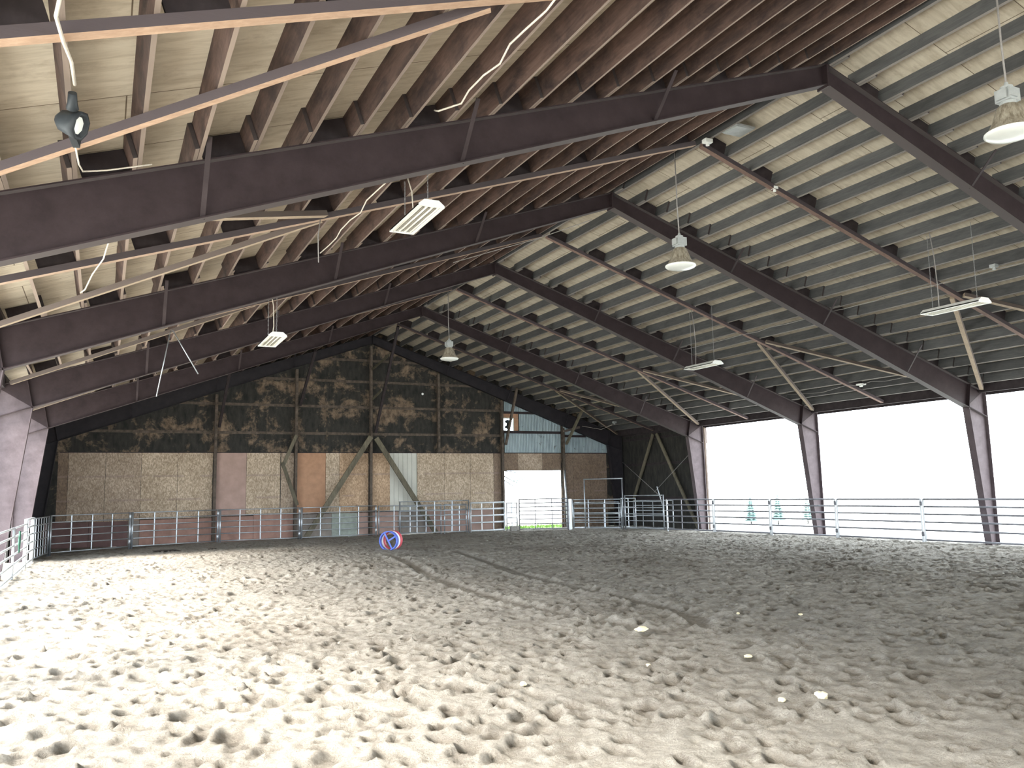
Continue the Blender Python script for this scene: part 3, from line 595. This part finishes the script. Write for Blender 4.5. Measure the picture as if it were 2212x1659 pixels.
def fluo(x,y0,z,label,dx=0):
    L=1.24; w=.36; t=thing('fluorescent_light',label,'light',(x,y0,z),'hanging fluorescent lights'); y1=y0+L
    prof=[(-w/2,0),(-w/2,.02),(-.10,.085),(.10,.085),(w/2,.02),(w/2,0)]
    mb=MB()
    for i in range(len(prof)-1):
        (xa,za),(xb,zb_)=prof[i],prof[i+1]; mb.quad((x+xa,y0,z+za),(x+xb,y0,z+zb_),(x+xb,y1,z+zb_),(x+xa,y1,z+za))
    for yy in (y0,y1): 
        n=len(mb.v); mb.v+=[(x+a,yy,z+b_) for a,b_ in prof]; mb.f.append(tuple(range(n,n+6)))
    mb.box((x-w/2,y0-.004,z-.012),(x+w/2,y0+.02,z+.012)); mb.box((x-w/2,y1-.02,z-.012),(x+w/2,y1+.004,z+.012)); mb.box((x-w/2,y0+.02,z-.01),(x-w/2+.035,y1-.02,z+.02)); mb.box((x+w/2-.035,y0+.02,z-.01),(x+w/2,y1-.02,z+.02))
    part('housing',mb,M['white_metal'],t)
    for k in range(4):
        xc=x-.12+k*.08; mb=MB(); mb.tube([(xc,y0+.03,z+.012),(xc,y1-.03,z+.012)],.0165,10); part('tube',mb,M['tube'],t)
    for k in range(3):
        xc=x-.08+k*.08; mb=MB(); mb.bar((xc,y0+.1,z+.014),(xc,y1-.1,z+.014),.022,.03); part('divider',mb,M['slot'],t)
    zr=zt(x)+.02
    mb=MB(); nlink=int((zr-z-.08)/.045)
    for yy in (y0+.15,y1-.15):
        for k in range(nlink): 
            zc=z+.085+k*.045; d=(.008,0) if k%2 else (0,.008)
            mb.tube([(x+d[0]*math.cos(a*math.pi/3),yy+d[1]*math.cos(a*math.pi/3),zc+.022+.026*math.sin(a*math.pi/3)) for a in range(6)],.0035,4,closed=True)
    part('chain',mb,M['chain'],t)
    mb=MB(); mb.tube([(x+.05,y1-.25,z+.08),(x+.10,y1-.22,z+.35*(zr-z)),(x+.09,y1-.2,z+.75*(zr-z)),(x+.02,y1-.2,zr+.05)],.009,8); part('cord',mb,M['cable'] if x<0 else M['cable_d'],t)
fluo(-6.07,1.07,5.44,'white fluorescent light hanging below the nearest frame, left slope'); fluo(-6.84,7.61,4.80,'small white fluorescent light hanging below the second frame, left slope'); fluo(4.80,8.50,4.96,'white fluorescent light seen edge on over the right half of the arena'); fluo(4.80,.93,5.02,'white fluorescent light cut off at the right picture edge')
# floodlight on left purlin
x,y,z=-10.13,-2.1,4.58
t=thing('floodlight','black floodlight mounted on a purlin at the upper left','floodlight',(x,y,z))
mb=MB(); mb.tube([(x,y-.16,z+.10),(x,y-.10,z+.05),(x,y-.06,z+.02)],[.03,.035,.045],10); part('mount',mb,M['black'],t)
mb=MB(); d=V((.80,-.35,-.30)).normalized(); cc=V((x,y+.05,z-.05)); mb.lathe([(.04,-.12),(.08,-.08),(.10,.0),(.115,.07),(.09,.072),(.07,.04)],cc,8,d,cap0=True); part('hood',mb,M['black'],t)
mb=MB(); mb.lathe([(.07,.045),(.0,.05)],cc,8,d); part('lens',mb,M['lens'],t)
mb=MB(); mb.bar(cc+V((.0,.10,-.02)),cc+V((.03,.22,-.06)),.05,.10); part('bracket',mb,M['black'],t)
# small fixtures
def small(name,x,y,z,sx,sy,sz,mat,label,cat):
    mb=MB(); mb.box((x-sx/2,y-sy/2,z-sz),(x+sx/2,y+sy/2,z)); mb.lathe([(min(sx,sy)*.3,-.05),(min(sx,sy)*.25,0)],(x,y,z-sz),10,cap0=True); mb.smooth=False; solo(name,mb,M[mat],label,cat,(x,y,z))
small('junction_box',.06,2.84,8.12,.16,.12,.07,'white_metal','white electrical box at the ridge beyond the nearest frame','electrical box')
small('junction_box',1.83,3.03,7.53,.10,.10,.05,'white_metal','small white box on the right strip near the ridge','electrical box')
small('security_light',10.40,8.79,4.66,.22,.18,.04,'lens','small pale security light under the right eave','light')
small('junction_box',6.20,1.62,6.05,.12,.12,.06,'ballast','small grey box above the light at the right picture edge','electrical box')
small('junction_box',10.43,22.3,4.64,.14,.14,.08,'ballast','dim round box on the far right purlins near the end wall','electrical box')
mb=MB(); mb.box((.12,2.1,8.12),(.55,2.5,8.15)); mb.box((.14,2.12,8.10),(.53,2.48,8.12)); solo('vent_panel',mb,M['ballast'],'blue-grey panel between purlins beside the ridge','panel',(.2,2.2,8.1))
# cables
def cab(pts,r,mat,label,name='cable'):
    mb=MB(); mb.tube(pts,r*.8,6); solo(name,mb,M[mat],label,'cable',pts[0],'cables')
def zz(x,d=.03): return zt(x)-d
def wob(x,y0,y1,n,amp=.03,d=.095):
    return [(x+amp*math.sin(k*1.9),y0+(y1-y0)*k/n,zz(x,d)+.5*amp*math.sin(k*2.7)) for k in range(n+1)]
cab(wob(-6.50,-3.2,-.95,7,.03,.12)+[(-6.62,-.62,zz(6.62,.05)),(-6.60,-.45,zz(6.6)+.06)],.013,'cable','cream cable along a left purlin, before the nearest frame')
cab(wob(-6.55,1.0,5.2,9,.03,.12),.012,'cable','cream cable along a left purlin, between nearest and second frames')
cab(wob(-6.6,7.0,8.6,5)+[(-6.82,9.0,zz(6.8))],.012,'cable','cream cable above the small fluorescent light beyond the second frame')
cab([(-10.14,-4.4,zz(10.14)),(-10.12,-3.8,zz(10.1,.06)),(-10.19,-3.35,zz(10.2,.10)),(-10.16,-3.05,zz(10.16,.12)),(-10.13,-2.6,zz(10.1,.05)),(-10.12,-2.2,zz(10.1,.03))],.016,'cable','frayed cream cord above the floodlight at the upper left','cord')
cab([(-10.14,-1.3,zz(10.1,.13)),(-10.12,-.8,zz(10.1,.13)),(-10.1,-.35,zz(10.1,.03)),(-9.9,-.20,zz(9.9)+.03),(-9.5,-.20,zz(9.5)+.02)],.010,'cable','thin cream wire running down to the nearest frame at the left')
cab([(-9.85,2.05,zz(9.85,.03)),(-9.92,2.7,zz(9.92,.12)),(-10.05,3.4,zz(10.05,.12)),(-10.15,4.2,zz(10.1,.14)),(-10.22,4.7,zz(10.22,.04))],.013,'cable','knotted cream rope slung below the left purlins beyond the nearest frame','rope')
cab(wob(6.28,.2,3.0,6,.02,.12)+wob(6.25,3.2,4.6,4,.04,.12)+wob(6.29,4.8,5.9,3,.02,.12),.011,'cable_d','grey cable along a right purlin, between nearest and second frames')
cab(wob(6.31,6.4,11.9,10,.03,.12),.011,'cable_d','grey cable along a right purlin, between second and third frames')
cab(wob(10.2,6.8,9.2,5,.06,.15)+[(10.26,10.2,zz(10.26,.2)),(10.22,11.6,zz(10.2,.13))],.009,'cable_d','thin drooping wire leading to the small security light')
cab([(-.3,6.4,7.62),(-.9,8.0,7.55),(-1.6,8.7,7.4),(-2.6,8.9,7.05)],.012,'cable_d','grey conduit under the left slope near the ridge, just beyond the second frame')
cab([(9.75,YW-.5,4.55),(10.3,23.2,4.35),(10.36,22.38,4.5)],.008,'cable','slack thin wire near the far right end of the roof')
# hanging rods
mb=MB(); mb.tube([(-8.80,6.98,4.68),(-8.345,7.0,3.9)],.010,6); solo('hanging_rod',mb,M['galv'],'thin rod slanting right below the second frame, left slope','rod',(-8.8,7,4.68),'hanging rods')
mb=MB(); mb.tube([(-8.83,6.96,4.66),(-9.025,7.0,3.47)],.010,6); solo('hanging_rod',mb,M['galv'],'thin rod slanting left below the second frame, left slope','rod',(-8.83,6.96,4.66),'hanging rods')
mb=MB(); mb.tube([(-7.1,2.95,zz(7.1,.10)),(-7.13,2.95,zz(7.1,.35)),(-7.12,2.95,zz(7.1,.75))],.008,6); solo('hanging_rod',mb,M['cable_d'],'short wire hanging from the junction of left slope strips','rod',(-7.1,2.8,5.8),'hanging rods')

# ------------------------------------------------------------------ outdoors
def conifer(x,y,h,label):
    t=thing('conifer',label,'tree',(x,y,-.06),'distant conifers'); rr=random.Random(int(x*10))
    mb=MB(); mb.tube([(x,y,-.06),(x,y,h*.95)],[.03,.008],8); part('trunk',mb,M['bark'],t)
    mb=MB(); nl=11
    for i in range(nl):
        z=h*(.10+.86*i/nl); r=(h*.30)*(1-i/nl)**.8+.02; n=14; k0=len(mb.v); mb.v.append((x,y,z+h*.13))
        for k in range(n):
            a=2*math.pi*k/n; q=r*(rr.uniform(.8,1.2) if k%2 else rr.uniform(.45,.7)); mb.v.append((x+q*math.cos(a),y+q*math.sin(a),z-(.04 if k%2 else 0)*rr.random()))
        for k in range(n): mb.f.append((k0,k0+1+k,k0+1+(k+1)%n))
    part('foliage',mb,M['leaf'],t)
def at(px,py,D):
    v=fw+rt*((px-1106)/f)-up*((py-829.5)/f); hd=math.hypot(v.x,v.y); return CP.x+v.x/hd*D, CP.y+v.y/hd*D, CP.z+v.z/hd*D
for px,py,D,l in [(1620,1074,40,'leftmost of three small hazy conifers beyond the open right side'),(1678,1066,40,'tallest hazy conifer, middle of three beyond the open right side'),(1742,1074,41,'rightmost of three small hazy conifers beyond the open right side')]:
    x,y,zt_=at(px,py,D); conifer(x,y,zt_+.06,l)
# grass strip and branches behind the doorway
mb=MB(); rr=random.Random(3)
for k in range(2600):
    x=rr.uniform(5.5,12.5); y=rr.uniform(25.2,28.2); h=rr.uniform(.06,.22); a=rr.uniform(0,6.3); w=.012; dx,dy=w*math.cos(a),w*math.sin(a); n=len(mb.v)
    mb.v+=[(x-dx,y-dy,-.06),(x+dx,y+dy,-.06),(x+rr.uniform(-.05,.05),y+rr.uniform(-.05,.05),-.06+h)]; mb.f.append((n,n+1,n+2))
mb.quad((5.2,25.0,-.05),(13,25.0,-.05),(13,28.4,-.05),(5.2,28.4,-.05))
o=link('grass',mb.mesh('grass'),M['grass']); o['kind']='stuff'; tag(o,'bright green grass outside the doorway in the end wall','grass')
t=thing('small_tree','thin bare branches with pale leaves reaching into view outside the doorway','tree',(6.5,29,-.06))
mb=MB(); mb.tube([(6.5,29,-.06),(6.6,29,1.6),(6.9,29,3.4)],[.14,.11,.06],8); part('trunk',mb,M['bark'],t)
for p in ([(6.62,29,1.9),(7.4,29,2.55),(8.14,29,2.43),(8.6,29,2.18),(9.15,29,1.98)],[(6.62,29,1.7),(7.4,29,2.3),(8.14,29,2.22),(8.6,29,1.95),(9.1,29,1.77)],[(6.85,29,3.1),(7.6,29,2.9),(8.33,29,2.64),(8.9,29,2.58)]):
    mb=MB(); mb.tube(p,[.04,.034,.026,.02,.012][:len(p)],6); part('branch',mb,M['bark'],t)
mb=MB()
for k in range(130):
    x=rr.gauss(8.95,.22); y=29+rr.uniform(-.2,.2); z=rr.gauss(2.28,.16); n=len(mb.v); a=rr.uniform(0,6.3); mb.v+=[(x,y,z),(x+.07*math.cos(a),y,z+.07*math.sin(a)),(x+.02,y+.03,z+.08)]; mb.f.append((n,n+1,n+2))
part('foliage',mb,M['leaf'],t)
mb=MB(); mb.tube([(-11.43,12.86,.55),(-11.43,12.85,.8),(-11.43,12.86,1.02)],[.015,.028,.02],8); solo('strap',mb,M['hoofmud'],'green strap tied on the bright fence at the left picture edge','strap',(-11.46,12.86,.55))

# ------------------------------------------------------------------ light
w=bpy.data.worlds.new('sky'); S.world=w; w.use_nodes=True; nt=w.node_tree; nt.nodes.clear()
out=N(nt,'ShaderNodeOutputWorld'); bg=N(nt,'ShaderNodeBackground'); nt.links.new(bg.outputs[0],out.inputs[0])
tc=N(nt,'ShaderNodeTexCoord'); nz=N(nt,'ShaderNodeTexNoise'); nz.inputs['Scale'].default_value=1.5; nt.links.new(tc.outputs['Generated'],nz.inputs['Vector'])
rp=ramp(nt,nz.outputs[0],[(.3,(.78,.89,1.0)),(.7,(.86,.95,1))]); nt.links.new(rp.outputs[0],bg.inputs[0]); bg.inputs[1].default_value=11
sl=bpy.data.lights.new('hazy_sun','SUN'); sl.energy=21; sl.angle=math.radians(28); sl.color=(1,.93,.82); so=bpy.data.objects.new('hazy_sun',sl); COL.objects.link(so)
dirn=V((1,.16,-.70)).normalized(); so.rotation_euler=dirn.to_track_quat('-Z','Y').to_euler()
S.view_settings.view_transform='Standard'; S.view_settings.look='None'; S.view_settings.exposure=.05; S.view_settings.gamma=1
S.cycles.max_bounces=6; S.cycles.diffuse_bounces=5; S.cycles.glossy_bounces=2; S.cycles.transmission_bounces=3; S.cycles.sample_clamp_indirect=10
